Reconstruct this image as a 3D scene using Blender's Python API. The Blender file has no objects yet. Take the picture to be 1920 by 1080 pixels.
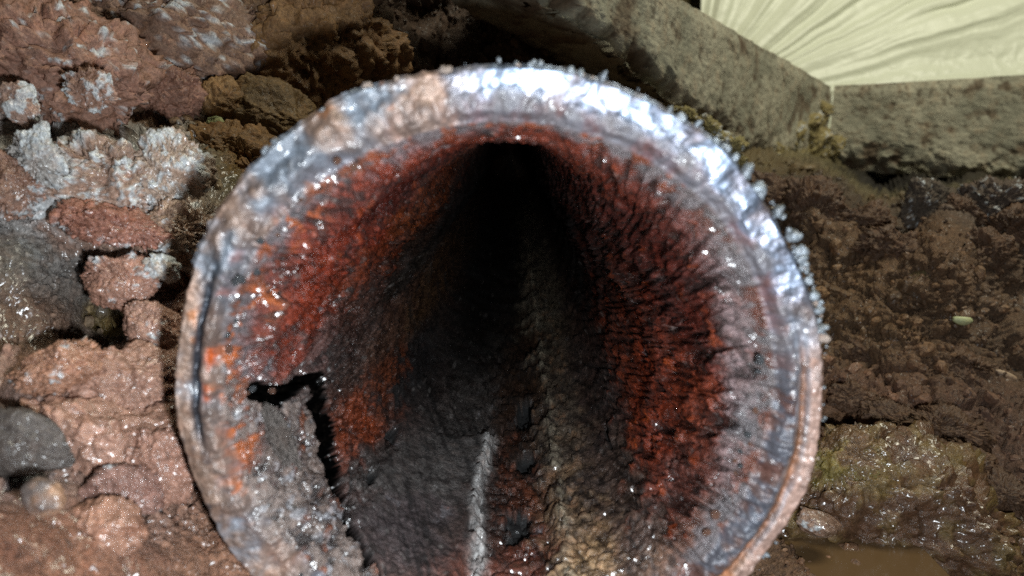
import bpy, bmesh, math, random
import numpy as np
from mathutils import Vector, Matrix

random.seed(7)
RNG = np.random.default_rng(11)
scene = bpy.context.scene
COL = scene.collection

# ------------------------------------------------------------------ camera
FPX, PITCH = 1400.0, 0.211                 # focal length in photo pixels (1920 wide), tilt down
D, H, LAT = 0.1229, 0.047, -0.0022         # rim distance, pipe axis below the lens, axis offset
RO = 0.0570                                # outer radius of the pipe (m)
cam = bpy.data.cameras.new('camera'); cam_o = bpy.data.objects.new('camera', cam); COL.objects.link(cam_o)
cam.sensor_width = 36.0; cam.lens = 36.0 * FPX / 1920.0
cam.clip_start = 0.002; cam.clip_end = 20.0
cam_o.location = (0, 0, 0); cam_o.rotation_euler = (math.pi / 2 - PITCH, 0, 0)
cam.dof.use_dof = True; cam.dof.focus_distance = 0.235; cam.dof.aperture_fstop = cam.lens / 1.45
scene.camera = cam_o

# ------------------------------------------------------------------ light
world = bpy.data.worlds.new('World'); scene.world = world; world.use_nodes = True
bg = world.node_tree.nodes['Background']
bg.inputs[0].default_value = (0.86, 0.86, 0.70, 1); bg.inputs[1].default_value = 0.035

def area(name, loc, target, size, power, color, spread=180):
    l = bpy.data.lights.new(name, 'AREA'); l.shape = 'DISK'; l.size = size; l.energy = power; l.color = color
    l.spread = math.radians(spread)
    o = bpy.data.objects.new(name, l); COL.objects.link(o); o.location = loc
    o.rotation_euler = (Vector(target) - Vector(loc)).to_track_quat('-Z', 'Y').to_euler()
    return o
# the torch of the phone beside its lens, and the daylight falling through the slab opening
area('phone_torch', (0.015, -0.002, -0.016), (0.000, 0.14, -0.040), 0.007, 0.50, (0.88, 0.95, 1.0))
area('opening_daylight', (0.50, 0.20, 1.00), (0.50, 1.10, 0.12), 0.55, 12.5, (1.0, 0.97, 0.78))

scene.view_settings.view_transform = 'Standard'; scene.view_settings.look = 'None'
scene.view_settings.exposure = 0.0; scene.view_settings.gamma = 1.0
scene.view_settings.use_curve_mapping = False
scene.cycles.use_denoising = False
scene.cycles.use_adaptive_sampling = False
scene.cycles.sample_clamp_indirect = 2.0
scene.cycles.max_bounces = 6

# ------------------------------------------------------------------ numpy noise
_perm = RNG.permutation(256).astype(np.int32); PERM = np.concatenate([_perm, _perm, _perm])
_g = RNG.normal(size=(256, 3)); GRAD = (_g / np.linalg.norm(_g, axis=1)[:, None]).astype(np.float32)
JIT = RNG.random((256, 3)).astype(np.float32); CID = RNG.random(256).astype(np.float32)

def hsh(ix, iy, iz):
    return PERM[PERM[PERM[ix & 255] + (iy & 255)] + (iz & 255)]

def perlin(p):
    p = np.ascontiguousarray(p, dtype=np.float32)
    i = np.floor(p).astype(np.int32); f = p - i
    u = f * f * f * (f * (f * 6 - 15) + 10)
    out = 0
    for dx in (0, 1):
        wx = u[:, 0] if dx else 1 - u[:, 0]
        for dy in (0, 1):
            wy = u[:, 1] if dy else 1 - u[:, 1]
            for dz in (0, 1):
                wz = u[:, 2] if dz else 1 - u[:, 2]
                g = GRAD[hsh(i[:, 0] + dx, i[:, 1] + dy, i[:, 2] + dz)]
                out = out + wx * wy * wz * (g[:, 0] * (f[:, 0] - dx) + g[:, 1] * (f[:, 1] - dy) + g[:, 2] * (f[:, 2] - dz))
    return out * 1.5

def fbm(p, oct=4, gain=0.5, ridge=False, off=0.0):
    a, s, o = 1.0, 0.0, 0
    q = np.asarray(p, dtype=np.float32) + np.float32(off)
    for k in range(oct):
        n = perlin(q)
        if ridge: n = 1 - 2 * np.abs(n)
        o = o + a * n; s += a; a *= gain; q = q * np.float32(2.03) + np.float32(17.3)
    return o / s

def worley(p):
    p = np.ascontiguousarray(p, dtype=np.float32)
    i = np.floor(p).astype(np.int32); f = p - i
    n = len(p); f1 = np.full(n, 9., np.float32); f2 = np.full(n, 9., np.float32); cid = np.zeros(n, np.float32)
    for dx in (-1, 0, 1):
        for dy in (-1, 0, 1):
            for dz in (-1, 0, 1):
                h = hsh(i[:, 0] + dx, i[:, 1] + dy, i[:, 2] + dz)
                v = JIT[h] + np.array([dx, dy, dz], np.float32) - f
                d = np.sqrt((v * v).sum(1))
                m = d < f1
                f2 = np.where(m, f1, np.minimum(f2, d)); cid = np.where(m, CID[h], cid); f1 = np.where(m, d, f1)
    return f1, f2, cid

def sst(a, b, x):
    t = np.clip((x - a) / (b - a), 0, 1); return t * t * (3 - 2 * t)
def lerp(a, b, t):
    t = np.asarray(t)
    if np.ndim(a) > 1 or np.ndim(b) > 1 or (np.ndim(a) == 1 and np.shape(a) == (3,)): t = t[..., None]
    return a + (b - a) * t
def lin(c):
    c = np.asarray(c, float); return np.where(c <= .04045, c / 12.92, ((c + .055) / 1.055) ** 2.4)

def ray(px, py):
    px = np.asarray(px, float); py = np.asarray(py, float)
    x = (px - 960) / FPX; z = (540 - py) / FPX
    return np.stack([x, math.cos(PITCH) + z * math.sin(PITCH), -math.sin(PITCH) + z * math.cos(PITCH)], -1)
def at(px, py, Y):
    v = ray(px, py); return v * (np.asarray(Y, float) / v[..., 1])[..., None]

# ------------------------------------------------------------------ mesh building
def mesh_from(name, verts, faces, mat, attrs=None, smooth=True):
    verts = np.asarray(verts, np.float32); faces = np.asarray(faces, np.int32)
    used = np.zeros(len(verts), bool); used[faces.ravel()] = True
    if not used.all():
        idx = np.cumsum(used) - 1; faces = idx[faces].astype(np.int32); verts = verts[used]
        if attrs: attrs = {k: np.asarray(v)[used] for k, v in attrs.items()}
    me = bpy.data.meshes.new(name); nf, k = faces.shape
    me.vertices.add(len(verts)); me.vertices.foreach_set('co', verts.ravel())
    me.loops.add(nf * k); me.loops.foreach_set('vertex_index', faces.ravel())
    me.polygons.add(nf); me.polygons.foreach_set('loop_start', np.arange(0, nf * k, k, dtype=np.int32))
    me.polygons.foreach_set('use_smooth', np.full(nf, smooth))
    me.update(calc_edges=True)
    for an, v in (attrs or {}).items():
        a = me.attributes.new(an, 'FLOAT_COLOR', 'POINT')
        v = np.asarray(v, np.float32)
        if v.shape[1] == 3: v = np.concatenate([v, np.ones((len(v), 1), np.float32)], 1)
        a.data.foreach_set('color', np.ascontiguousarray(v).ravel())
    me.materials.append(mat)
    return me
def link(name, me, parent=None, **props):
    o = bpy.data.objects.new(name, me); COL.objects.link(o); o.parent = parent
    for k, v in props.items(): o[k] = v
    return o
def grid_faces(n, m, wrap=False):
    """n rows, m columns; wrap closes the columns"""
    j = np.arange(m if wrap else m - 1); i = np.arange(n - 1)
    I, J = np.meshgrid(i, j, indexing='ij'); J2 = (J + 1) % m
    return np.stack([I * m + J, I * m + J2, (I + 1) * m + J2, (I + 1) * m + J], -1).reshape(-1, 4)
def empty(name, loc, **props):
    o = bpy.data.objects.new(name, None); COL.objects.link(o); o.location = loc; o.empty_display_size = .01
    for k, v in props.items(): o[k] = v
    return o

# ------------------------------------------------------------------ materials
def material(name, scale=1.0, bump=0.4, bump_d=0.0006, speck=0.35, dark=(0.02, 0.015, 0.012), darkamt=0.35, coat=0.0, streak=None,
             flat=None, rough=0.5, metal=0.0, spec=0.5, wetscale=190, coat_ior=1.9):
    """Principled surface: colour from the vertex attribute 'Col' (or a flat one), roughness/metal from 'Prm', broken up by noise"""
    m = bpy.data.materials.new(name); m.use_nodes = True; nt = m.node_tree; N = nt.nodes; L = nt.links
    b = N['Principled BSDF']
    def nd(t, **kw):
        n = N.new(t)
        for k, v in kw.items(): setattr(n, k, v)
        return n
    tc = nd('ShaderNodeTexCoord'); src = tc.outputs['Object']
    if streak:
        mp = nd('ShaderNodeMapping'); mp.inputs['Scale'].default_value = streak; L.new(src, mp.inputs['Vector']); src = mp.outputs[0]
    def noise(s, det=5, ro=0.6, dist=0.0):
        n = nd('ShaderNodeTexNoise'); n.inputs['Scale'].default_value = s * scale; n.inputs['Detail'].default_value = det
        n.inputs['Roughness'].default_value = ro; n.inputs['Distortion'].default_value = dist; L.new(src, n.inputs['Vector']); return n
    def ramp(fac, a, bb, va=0., vb=1.):
        r = nd('ShaderNodeMapRange'); r.inputs[1].default_value = a; r.inputs[2].default_value = bb
        r.inputs[3].default_value = va; r.inputs[4].default_value = vb; r.clamp = True; L.new(fac, r.inputs[0]); return r.outputs[0]
    def mix(t, fac, A, B):
        n = nd('ShaderNodeMix', data_type='RGBA', blend_type=t)
        if isinstance(fac, float): n.inputs[0].default_value = fac
        else: L.new(fac, n.inputs[0])
        for s, v in ((n.inputs[6], A), (n.inputs[7], B)):
            if isinstance(v, tuple): s.default_value = (*v, 1)
            else: L.new(v, s)
        return n.outputs[2]
    def math_(op, a, bb):
        n = nd('ShaderNodeMath', operation=op)
        for s, v in zip(n.inputs, (a, bb)):
            if isinstance(v, (int, float)): s.default_value = v
            else: L.new(v, s)
        return n.outputs[0]
    if flat is None:
        base = nd('ShaderNodeAttribute', attribute_name='Col').outputs['Color']
        sep = nd('ShaderNodeSeparateColor'); L.new(nd('ShaderNodeAttribute', attribute_name='Prm').outputs['Color'], sep.inputs[0])
        rg, mt = sep.outputs[0], sep.outputs[1]; WETSOCK = sep.outputs[2]; b.inputs['Coat Roughness'].default_value = .24; b.inputs['Coat IOR'].default_value = coat_ior
    else:
        base = flat; rg = mt = None
    n1 = noise(260, 6, .65); n2 = noise(900, 5, .7); n3 = noise(2600, 3, .6)
    # brightness breakup
    v = ramp(n2.outputs[0], .3, .7, 1 - speck, 1 + speck)
    cv = nd('ShaderNodeCombineColor')
    for i in range(3): L.new(v, cv.inputs[i])
    c = mix('MULTIPLY', 1.0, base, cv.outputs[0])
    # slight hue wander
    c = mix('MIX', ramp(n1.outputs[0], .5, .75, 0., .35), c, mix('MULTIPLY', 1.0, c, (1.35, .85, .62)))
    # dark mineral specks
    n4 = noise(520, 6, .75, .4)
    c = mix('MIX', ramp(n4.outputs[0], .54, .66, 0., darkamt), c, dark)
    L.new(c, b.inputs['Base Color'])
    rr = ramp(n1.outputs[0], .3, .7, -.08, .08)
    if rg is not None:
        r_ = math_('ADD', rg, rr); L.new(math_('MAXIMUM', r_, .06), b.inputs['Roughness']); L.new(mt, b.inputs['Metallic'])
    else:
        L.new(math_('ADD', rr, rough), b.inputs['Roughness']); b.inputs['Metallic'].default_value = metal
    b.inputs['Specular IOR Level'].default_value = spec
    if coat:
        b.inputs['Coat Weight'].default_value = coat; b.inputs['Coat Roughness'].default_value = .14; b.inputs['Coat IOR'].default_value = coat_ior
    h = math_('ADD', math_('MULTIPLY', n2.outputs[0], 1.0), math_('MULTIPLY', n3.outputs[0], .45))
    h = math_('ADD', h, math_('MULTIPLY', n1.outputs[0], 1.2))
    bp = nd('ShaderNodeBump'); bp.inputs['Strength'].default_value = bump; bp.inputs['Distance'].default_value = bump_d
    if mt is not None: L.new(math_('MULTIPLY', math_('SUBTRACT', 1.0, math_('MULTIPLY', mt, .95)), bump), bp.inputs['Strength'])
    L.new(h, bp.inputs['Height']); L.new(bp.outputs[0], b.inputs['Normal'])
    wn = noise(wetscale, 1.5, .5); wn2 = noise(wetscale * .4, 1, .5)
    if flat is None:
        L.new(math_('MULTIPLY', WETSOCK, ramp(noise(70, 3, .6).outputs[0], .42, .58, .12, 1.)), b.inputs['Coat Weight'])
    hc = math_('ADD', wn.outputs[0], math_('MULTIPLY', wn2.outputs[0], 1.5))
    bc = nd('ShaderNodeBump'); bc.inputs['Strength'].default_value = 1.0; bc.inputs['Distance'].default_value = .9 / (wetscale * scale)
    L.new(hc, bc.inputs['Height']); L.new(bc.outputs[0], b.inputs['Coat Normal'])
    return m

M = {}
M['bore'] = material('rusted_bore', bump=.8, bump_d=.0009, speck=.6, darkamt=.6, spec=.6, wetscale=300, coat_ior=2.1)
M['rim'] = material('cut_iron', bump=.45, bump_d=.0006, speck=.4, darkamt=.5, dark=(.07, .06, .06))
M['shell'] = material('pipe_outside', bump=.7, bump_d=.0008, speck=.4)
M['soil'] = material('clay_soil', bump=.9, bump_d=.0012, speck=.6, darkamt=.6, dark=(.03, .02, .013))
M['clod'] = material('clay_clod', bump=.6, bump_d=.0009, speck=.5, darkamt=.45, dark=(.03, .02, .014))
M['concrete'] = material('concrete', scale=.35, bump=.6, bump_d=.0018, speck=.25, darkamt=.25, dark=(.06, .045, .03))

# ================================================================== THE PIPE
pipe = empty('cast_iron_pipe', (LAT, D + .25, -H - RO), label='cut end of a corroded cast iron pipe, rusty red inside', category='pipe')
PB = np.array([LAT, D + .25, -H - RO])     # everything below the pipe is built in its own frame

NT = 1300                                   # samples round the pipe
phi = np.linspace(-math.pi, math.pi, NT, endpoint=False)      # 0 = bottom, + = right
# --- profile stations: (kind, radius, depth behind rim)
RI = .0492
face_r = np.linspace(RO, RI, 64)
bore_s = .0005 + .0030 * (np.expm1(np.linspace(0, 6.05, 290)))  # denser near the opening
out_s = np.linspace(.34, .0012, 40) ** 1.0
S = np.concatenate([out_s, np.zeros(len(face_r)), bore_s])
R0 = np.concatenate([np.full(len(out_s), RO), face_r, RI - .0040 * (1 - np.exp(-bore_s / .006))])
KIND = np.concatenate([np.zeros(len(out_s)), np.ones(len(face_r)), np.full(len(bore_s), 2)])
ns = len(S); nO = len(out_s); nF = len(face_r); nB = len(bore_s)
PH, SS = np.meshgrid(phi, S); RR = np.repeat(R0[:, None], NT, 1); KK = np.repeat(KIND[:, None], NT, 1)
ph = PH.ravel(); s = SS.ravel(); r = RR.ravel(); kk = KK.ravel(); deg = np.degrees(ph)
cx, cz = np.sin(ph), -np.cos(ph)
P3 = np.stack([cx * r, s, cz * r], 1)       # centred on the axis at the rim

def angd(a, b): return (a - b + 180) % 360 - 180
# noise fields on the pipe
n_big = fbm(P3 / .016, 4); n_mid = fbm(P3 / .0055, 4, off=5.); n_fine = fbm(P3 / .0016, 3, off=9.)
# coordinates in which the rust runs in slanting strands
tw = ph + s * 7.0
Q = np.stack([np.sin(tw) * .046 / .0022, s / .026, -np.cos(tw) * .046 / .0022], 1)
n_str = fbm(Q, 4, ridge=True)
w1, w2, wid = worley(P3 / .0052 + .35 * np.stack([n_mid, n_big, n_fine], 1))
w1b, w2b, widb = worley(P3 / .0021 + .3 * np.stack([n_fine, n_mid, n_big], 1))
crack1 = 1 - sst(.0, .13, w2 - w1)

isB = kk == 2; isF = kk == 1; isO = kk == 0
wd = deg + 9 * n_big + 3 * n_mid            # warped angle for the zones
ws = s * (1 + .5 * n_big + .25 * n_mid)
clean = sst(96, 116, deg + 5 * n_mid) * 1.0 + sst(-168, -178, deg + 6 * n_mid)   # filed bright part of the rim
clean = np.clip(clean, 0, 1)
leftcrust = sst(-40, -70, wd) * sst(-172, -150, wd)
def fill_zone(a, b, soft=5.0): return sst(a - soft, a + soft, wd) * (1 - sst(b - soft, b + soft, wd))

# --- bore relief: d > 0 grows inwards
mod = sst(-.15, .45, fbm(P3 / .011, 2, off=61.))
d = .0012 * n_big + .0008 * n_mid + .00025 * n_fine
z_right = fill_zone(42, 165, 8); z_leftup = fill_zone(-168, -92, 8); z_leftlow = fill_zone(-92, -42, 7)
z_plate = fill_zone(-42, -9, 2.5) * (1 - sst(.075, .095, ws)); z_mid = fill_zone(-9, 13, 3); z_tan = fill_zone(13, 30, 4)
d += z_right * (.0030 * n_str + mod * (-.0011 * crack1 + .0013 * (wid - .5)) * (1 - .8 * sst(88, 112, wd)))
d += z_leftup * (.0027 * n_str + mod * (.0018 * (1 - w1) * (wid - .2) - .0010 * crack1))
d += z_leftlow * (.0021 * n_str + .0008 * (1 - w1b) - .0008 * crack1)
d += z_plate * (.0018 - .5 * (.0012 * n_big) + .0005 * (1 - w1b) * widb - .0005 * crack1 * mod)
d += z_mid * (-.0016 + .0012 * (1 - w1) * wid - .0008 * crack1)
d += z_tan * (.0003 + .0010 * (1 - w1b) * widb + .0006 * n_str)
d += (1 - np.clip(z_right + z_leftup + z_leftlow + z_plate, 0, 1)) * (.0006 * (1 - w1b) - .0006 * crack1)
# pale ridge left of the channel, knobs along it
st_c = -7.5 + 1.2 * np.sin(s * 90) + 3 * n_mid * .4
stripe = np.exp(-((deg - st_c) / (2.1 + .4 * np.sin(s * 300))) ** 2) * (1 - sst(.085, .10, s)) * sst(.0, .01, s)
d += stripe * (.0012 + .0010 * np.maximum(0, np.sin(s * 900 + 5 * n_mid)) + .0006 * n_fine)
ridge = np.exp(-((wd * .35 + deg * .65 - 19.0) / 1.7) ** 2) * sst(-.35, .15, n_mid + n_big)
d += ridge * (.0008 + .0008 * n_str)
# pits sunk into the bore wall, coloured near-black
def bore_at(px, py, R=.0455):
    v = ray(px, py); a = v[0]**2 + v[2]**2; b = 2 * (-v[0] * LAT + v[2] * H); c = LAT**2 + H**2 - R * R
    t = (-b + math.sqrt(max(b * b - 4 * a * c, 0))) / (2 * a); p = v * t
    return math.degrees(math.atan2(p[0] - LAT, -(p[2] + H))), p[1] - D
def rim_at(px, py):
    p = at(px, py, D); return math.degrees(math.atan2(p[0] - LAT, -(p[2] + H))), math.hypot(p[0] - LAT, p[2] + H)
pit = np.zeros_like(s)
arc = np.radians(1) * .0455
def add_pit(deg0, s0, ra, rs, k=1.0, rot=0.0):
    global pit
    a = angd(deg, deg0) * arc; b = s - s0
    a, b = a * math.cos(rot) + b * math.sin(rot), -a * math.sin(rot) + b * math.cos(rot)
    q = np.hypot(a / ra, b / rs) + .55 * n_mid + .3 * n_fine
    pit = np.maximum(pit, k * (1 - sst(.65, 1.0, q)))
for (px, py, ra, rs, k) in [(600, 440, .0022, .0055, 1), (675, 420, .0011, .004, 1), (985, 770, .0035, .014, .9), (985, 860, .003, .007, .9),
                            (970, 975, .0036, .009, .7), (1130, 560, .0014, .012, .7), (1180, 560, .0012, .012, .8), (1270, 730, .0012, .006, .7),
                            (1240, 690, .001, .006, .6), (730, 820, .0016, .005, .6), (1140, 815, .0009, .008, .6), (690, 900, .0012, .005, .7)]:
    a0, s0 = bore_at(px, py); add_pit(a0, s0, ra, rs, k)
d -= isB * pit * .0042
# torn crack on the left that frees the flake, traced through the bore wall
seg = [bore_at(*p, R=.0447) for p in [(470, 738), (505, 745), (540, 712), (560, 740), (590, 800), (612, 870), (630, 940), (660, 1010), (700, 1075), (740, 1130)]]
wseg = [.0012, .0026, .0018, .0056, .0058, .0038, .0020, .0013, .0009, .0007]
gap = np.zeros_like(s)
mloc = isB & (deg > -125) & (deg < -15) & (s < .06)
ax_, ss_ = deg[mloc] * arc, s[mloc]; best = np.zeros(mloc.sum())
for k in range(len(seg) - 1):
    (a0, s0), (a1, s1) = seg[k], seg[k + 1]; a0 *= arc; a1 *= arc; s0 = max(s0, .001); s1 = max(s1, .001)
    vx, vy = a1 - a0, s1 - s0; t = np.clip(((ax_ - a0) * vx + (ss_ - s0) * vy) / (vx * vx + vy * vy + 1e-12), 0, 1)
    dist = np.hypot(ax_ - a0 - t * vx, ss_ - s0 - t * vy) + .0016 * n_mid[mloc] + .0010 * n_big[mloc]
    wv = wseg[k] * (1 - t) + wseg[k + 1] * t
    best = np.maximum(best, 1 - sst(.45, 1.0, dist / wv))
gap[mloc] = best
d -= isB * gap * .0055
# the lip left between the crack and the rim stands up as thick crust
lipmask = np.zeros_like(s)
lip_line = np.interp(deg, [-110, -96, -88, -83, -74, -64, -55, -45, -36, -25], [.0, .001, .010, .020, .027, .031, .024, .018, .010, .0])
lipmask = isB * (1 - sst(.8, 1.05, s / np.maximum(lip_line, 1e-4))) * sst(-112, -100, deg) * (1 - sst(-34, -25, deg))
d = d * (1 - .6 * lipmask) + lipmask * (.0002 + .0020 * (1 - w1) * (wid - .2) + .0014 * n_mid + .0008 * (1 - w1b) * widb - .0016 * sst(.10, .30, fbm(P3 / .0040, 4, off=29.))) * (1 - gap)
# same on the right-hand side, thin bluish crust
lipr = isB * (1 - sst(.0012, .0060, s * (1 + .9 * n_big + .6 * n_mid))) * sst(50, 75, deg) * (1 - sst(150, 165, deg))
d += lipr * (.0006 + .0012 * (1 - w1b) * widb)

bulge = .0185 * (1 - np.exp(-s / .11)) * sst(38, 105, np.abs(deg)) * (1 - .97 * sst(130, 172, np.abs(deg))) * (1 + .25 * n_big)
d = np.where(isB, d * (.10 + .90 * sst(.0, .0080, s)), d)
rB = RI - .0040 * (1 - np.exp(-s / .006)) - d - bulge + (1 - sst(.0, .03, s)) * (-.0005 + .0010 * np.sin(3 * ph + 1) * .5 + .0009 * n_big)
rB = np.where(s > .2, rB, rB)
# near the mouth the bore flares to meet the face

# --- rim face: y offset e (negative = towards the camera)
e = .00016 * n_mid + .00010 * n_fine
rn = (r - RI) / (RO - RI)              # 0 inner, 1 outer
rasp = np.sin(ph * 330 + 14 * n_big + 6 * rn) * .5 + np.sin(ph * 143 + 9 * n_mid) * .5
dent = fbm(np.stack([np.sin(ph) * 9, r / .012, np.cos(ph) * 9], 1), 4, off=1.1)
phw = ph + .05 * n_big + .02 * n_mid + (r - .052) * 9
rt = fbm(np.stack([np.sin(phw) * 24, r / .007, np.cos(phw) * 24], 1), 4, off=3.3)
e += isF * clean * (.00003 * rasp + .00075 * dent + .00016 * rt + .0005 * n_big)
e += isF * (1 - clean) * (.0010 * n_mid + .0008 * n_big - .0006 * mod * (1 - w1) * wid - .0005 * (1 - w1b) * widb - .0003 * n_fine)
# outer and inner edges rounded, with inner bevel
e += isF * (.0012 * sst(.88, 1.0, rn) ** 2 + .0020 * (1 - sst(0, np.clip(.22 + .22 * n_big + .22 * n_mid, .05, .6), rn)) * (1 + .8 * n_mid))
e += isF * (1 - sst(.1, .5, rn + .3 * n_big)) * (.0007 * n_mid - .0009 * (1 - w1b) * widb + .0004 * n_fine)
# lower right: groove between outer band and inner band
lowr = sst(30, 50, deg) * (1 - sst(92, 108, deg))
e += isF * lowr * (.0011 * np.exp(-((rn - .52 - .04 * n_big) / .10) ** 2) - .0004 * np.exp(-((rn - .3) / .14) ** 2) * (1 + n_mid) - .0010 * (1 - sst(.3, .45, rn)) * (1 - w1b) * widb + .0006 * (1 - sst(.3, .45, rn)) * n_mid)
# left: dark steel groove
lowl = sst(-125, -110, deg) * (1 - sst(-86, -78, deg))
gl = np.exp(-((rn - .50 - .05 * n_big) / .11) ** 2)
e += isF * lowl * gl * .0011
e += isF * (1 - clean) * sst(-170, -150, deg) * (1 - sst(-120, -105, deg)) * .0006 * np.sin(rn * 9 + 5 * n_big + 2 * n_mid)
# outline not a perfect circle
wob = .0005 * np.sin(2 * ph + .6) + .0004 * np.sin(5 * ph + 1.) + .0003 * np.sin(11 * ph)
ro_n = .0007 * n_mid + .0005 * n_fine
rin = -.0005 + .0005 * np.sin(3 * ph + 1) + .0009 * n_big
rF = r + rin * (1 - sst(0, .5, rn)) + wob * rn + ro_n * sst(.8, 1, rn)
rO_ = RO + wob + ro_n + isO * (.0008 * n_big)
rad = np.where(isB, rB, np.where(isF, rF, rO_))
yy = np.where(isF, e, s)
# bore mouth follows the inner bevel of the face
e_in = e.reshape(ns, NT)[nO + nF - 1]; e_out = e.reshape(ns, NT)[nO]
yy = yy + isB * (1 - sst(0, .02, s)) * np.tile(e_in, ns) + isO * (1 - sst(0, .01, s)) * np.tile(e_out, ns)
rad[-NT:] = .0002; rad[-2 * NT:-NT] *= .9                          # closed end added far back to keep light out of the bore
VP = np.stack([cx * rad + LAT, yy + D, cz * rad - H], 1)

# --- colours (sRGB picks of the surface colours)
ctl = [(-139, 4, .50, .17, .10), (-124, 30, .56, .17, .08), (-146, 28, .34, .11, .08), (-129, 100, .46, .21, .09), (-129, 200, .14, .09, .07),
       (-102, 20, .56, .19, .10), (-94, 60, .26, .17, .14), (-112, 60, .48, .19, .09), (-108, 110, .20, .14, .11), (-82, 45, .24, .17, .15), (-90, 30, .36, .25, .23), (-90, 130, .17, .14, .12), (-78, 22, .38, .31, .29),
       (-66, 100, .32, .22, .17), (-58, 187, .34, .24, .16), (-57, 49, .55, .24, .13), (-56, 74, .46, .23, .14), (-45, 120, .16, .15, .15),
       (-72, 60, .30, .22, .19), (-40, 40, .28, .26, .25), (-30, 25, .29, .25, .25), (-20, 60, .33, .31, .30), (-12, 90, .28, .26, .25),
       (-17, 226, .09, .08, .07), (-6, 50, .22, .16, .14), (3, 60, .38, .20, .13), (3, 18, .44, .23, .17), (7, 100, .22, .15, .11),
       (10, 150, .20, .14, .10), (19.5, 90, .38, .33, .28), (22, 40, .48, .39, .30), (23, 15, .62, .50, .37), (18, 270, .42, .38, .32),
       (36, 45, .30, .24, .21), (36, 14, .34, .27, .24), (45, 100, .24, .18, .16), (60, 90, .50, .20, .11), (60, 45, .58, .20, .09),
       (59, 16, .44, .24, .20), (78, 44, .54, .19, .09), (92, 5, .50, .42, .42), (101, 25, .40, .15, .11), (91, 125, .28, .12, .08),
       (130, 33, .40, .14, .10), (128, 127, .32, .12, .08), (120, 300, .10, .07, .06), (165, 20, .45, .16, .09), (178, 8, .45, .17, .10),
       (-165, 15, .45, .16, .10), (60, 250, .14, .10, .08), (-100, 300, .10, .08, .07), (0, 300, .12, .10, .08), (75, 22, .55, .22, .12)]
ctl = np.array(ctl); cc = lin(ctl[:, 2:])
_red = np.clip((cc[:, 0] - 2.2 * cc[:, 1]) / np.maximum(cc[:, 0], 1e-3), 0, 1)[:, None]
cc = cc * (1 - .32 * _red) + cc[:, :1] * _red * np.array([0, .04, .02])
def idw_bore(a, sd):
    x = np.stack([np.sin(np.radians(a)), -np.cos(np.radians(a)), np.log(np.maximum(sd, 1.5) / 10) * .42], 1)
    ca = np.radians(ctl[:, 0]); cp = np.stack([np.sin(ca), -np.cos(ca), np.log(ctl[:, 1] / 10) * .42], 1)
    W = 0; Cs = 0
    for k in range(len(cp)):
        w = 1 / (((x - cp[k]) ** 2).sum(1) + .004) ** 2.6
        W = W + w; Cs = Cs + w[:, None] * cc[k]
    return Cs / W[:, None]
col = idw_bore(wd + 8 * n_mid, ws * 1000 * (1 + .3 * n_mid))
hi = sst(.1, .6, n_str + .4 * n_fine)
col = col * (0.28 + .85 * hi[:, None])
spot = fbm(P3 / .0032, 4, off=83.)
fbm_or = np.clip(sst(-.15, .3, fbm(P3 / .02, 3, off=91.)) + .6 * fill_zone(50, 92, 10), 0, 1)
col = lerp(col, lin(np.array([.11, .075, .065])), isB * sst(.02, .30, spot + .25 * n_big) * .72)
col = lerp(col, lin(np.array([.60, .45, .33])), isB * z_tan * sst(.12, .35, -spot) * .5)
col = lerp(col, lin(np.array([.68, .29, .09])), isB * (z_right + .7 * z_leftup) * sst(.15, .5, n_mid + .35 * n_big) * .7 * (1 - sst(.08, .14, s)) * fbm_or)
blackmask = np.clip(sst(.22, .5, fbm(P3 / .0045, 4, off=31.)) * (1 - z_plate) * (.75 - .45 * z_right - .4 * z_tan), 0, 1)
col = lerp(col, lin(np.array([.10, .085, .08])), blackmask * isB * .8)
col = lerp(col, lin(np.array([.09, .06, .05])), isB * crack1 * .5 * z_right)
col = lerp(col, lin(np.array([.74, .73, .72])), isB * np.clip(stripe * 1.3, 0, 1) * (.45 + .5 * sst(-.2, .3, n_fine + n_mid)))
col = lerp(col, lin(np.array([.60, .56, .48])), isB * ridge * .8 * sst(-.2, .35, n_fine + n_str * .4 - spot) * (1 - sst(.3, .5, s)))
col = lerp(col, lin(np.array([.60, .57, .55])), isB * sst(.34, .5, fbm(P3 / .0026, 3, off=71.)) * .35)
mouth = isB * (1 - sst(.0005, np.where(deg > 40, .0032, .0060), s * (1 + 1.6 * n_big + 1.2 * n_mid)))
mc = lerp(lin(np.array([.42, .40, .41])), lin(np.array([.52, .27, .15])), sst(-.05, .3, n_mid + .5 * n_fine))
mc = lerp(mc, lin(np.array([.20, .17, .17])), sst(.1, .4, n_big + .6 * n_fine))
col = lerp(col, mc, mouth * .9)
# crust lips
lc = lerp(lin(np.array([.50, .44, .41])), lin(np.array([.26, .24, .24])), sst(-.15, .25, n_mid + .6 * n_fine))
lc = lerp(lc, lin(np.array([.58, .32, .18])), sst(.12, .36, n_mid + .3 * n_big) * .6)
lc = lerp(lc, lin(np.array([.66, .66, .68])), sst(.12, .34, fbm(P3 / .0030, 4, off=57.)) * .7)
lc = lerp(lc, lin(np.array([.09, .08, .08])), sst(.10, .30, fbm(P3 / .0040, 4, off=29.)) * .85)
col = np.where((lipmask > .5)[:, None], lerp(col, lc, np.clip(lipmask, 0, 1) * .9), col)
rc = lerp(lin(np.array([.36, .34, .34])), lin(np.array([.32, .19, .15])), sst(-.2, .2, n_mid + .5 * n_fine))
col = lerp(col, rc, lipr * (.35 + .6 * sst(-.2, .25, n_big + .5 * n_mid)))
col = lerp(col, lin(np.array([.02, .018, .018])), isB * np.clip(np.maximum(pit * 2.5, gap * 14), 0, 1))  # the crack's black paints in the dark of a deep gap
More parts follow.
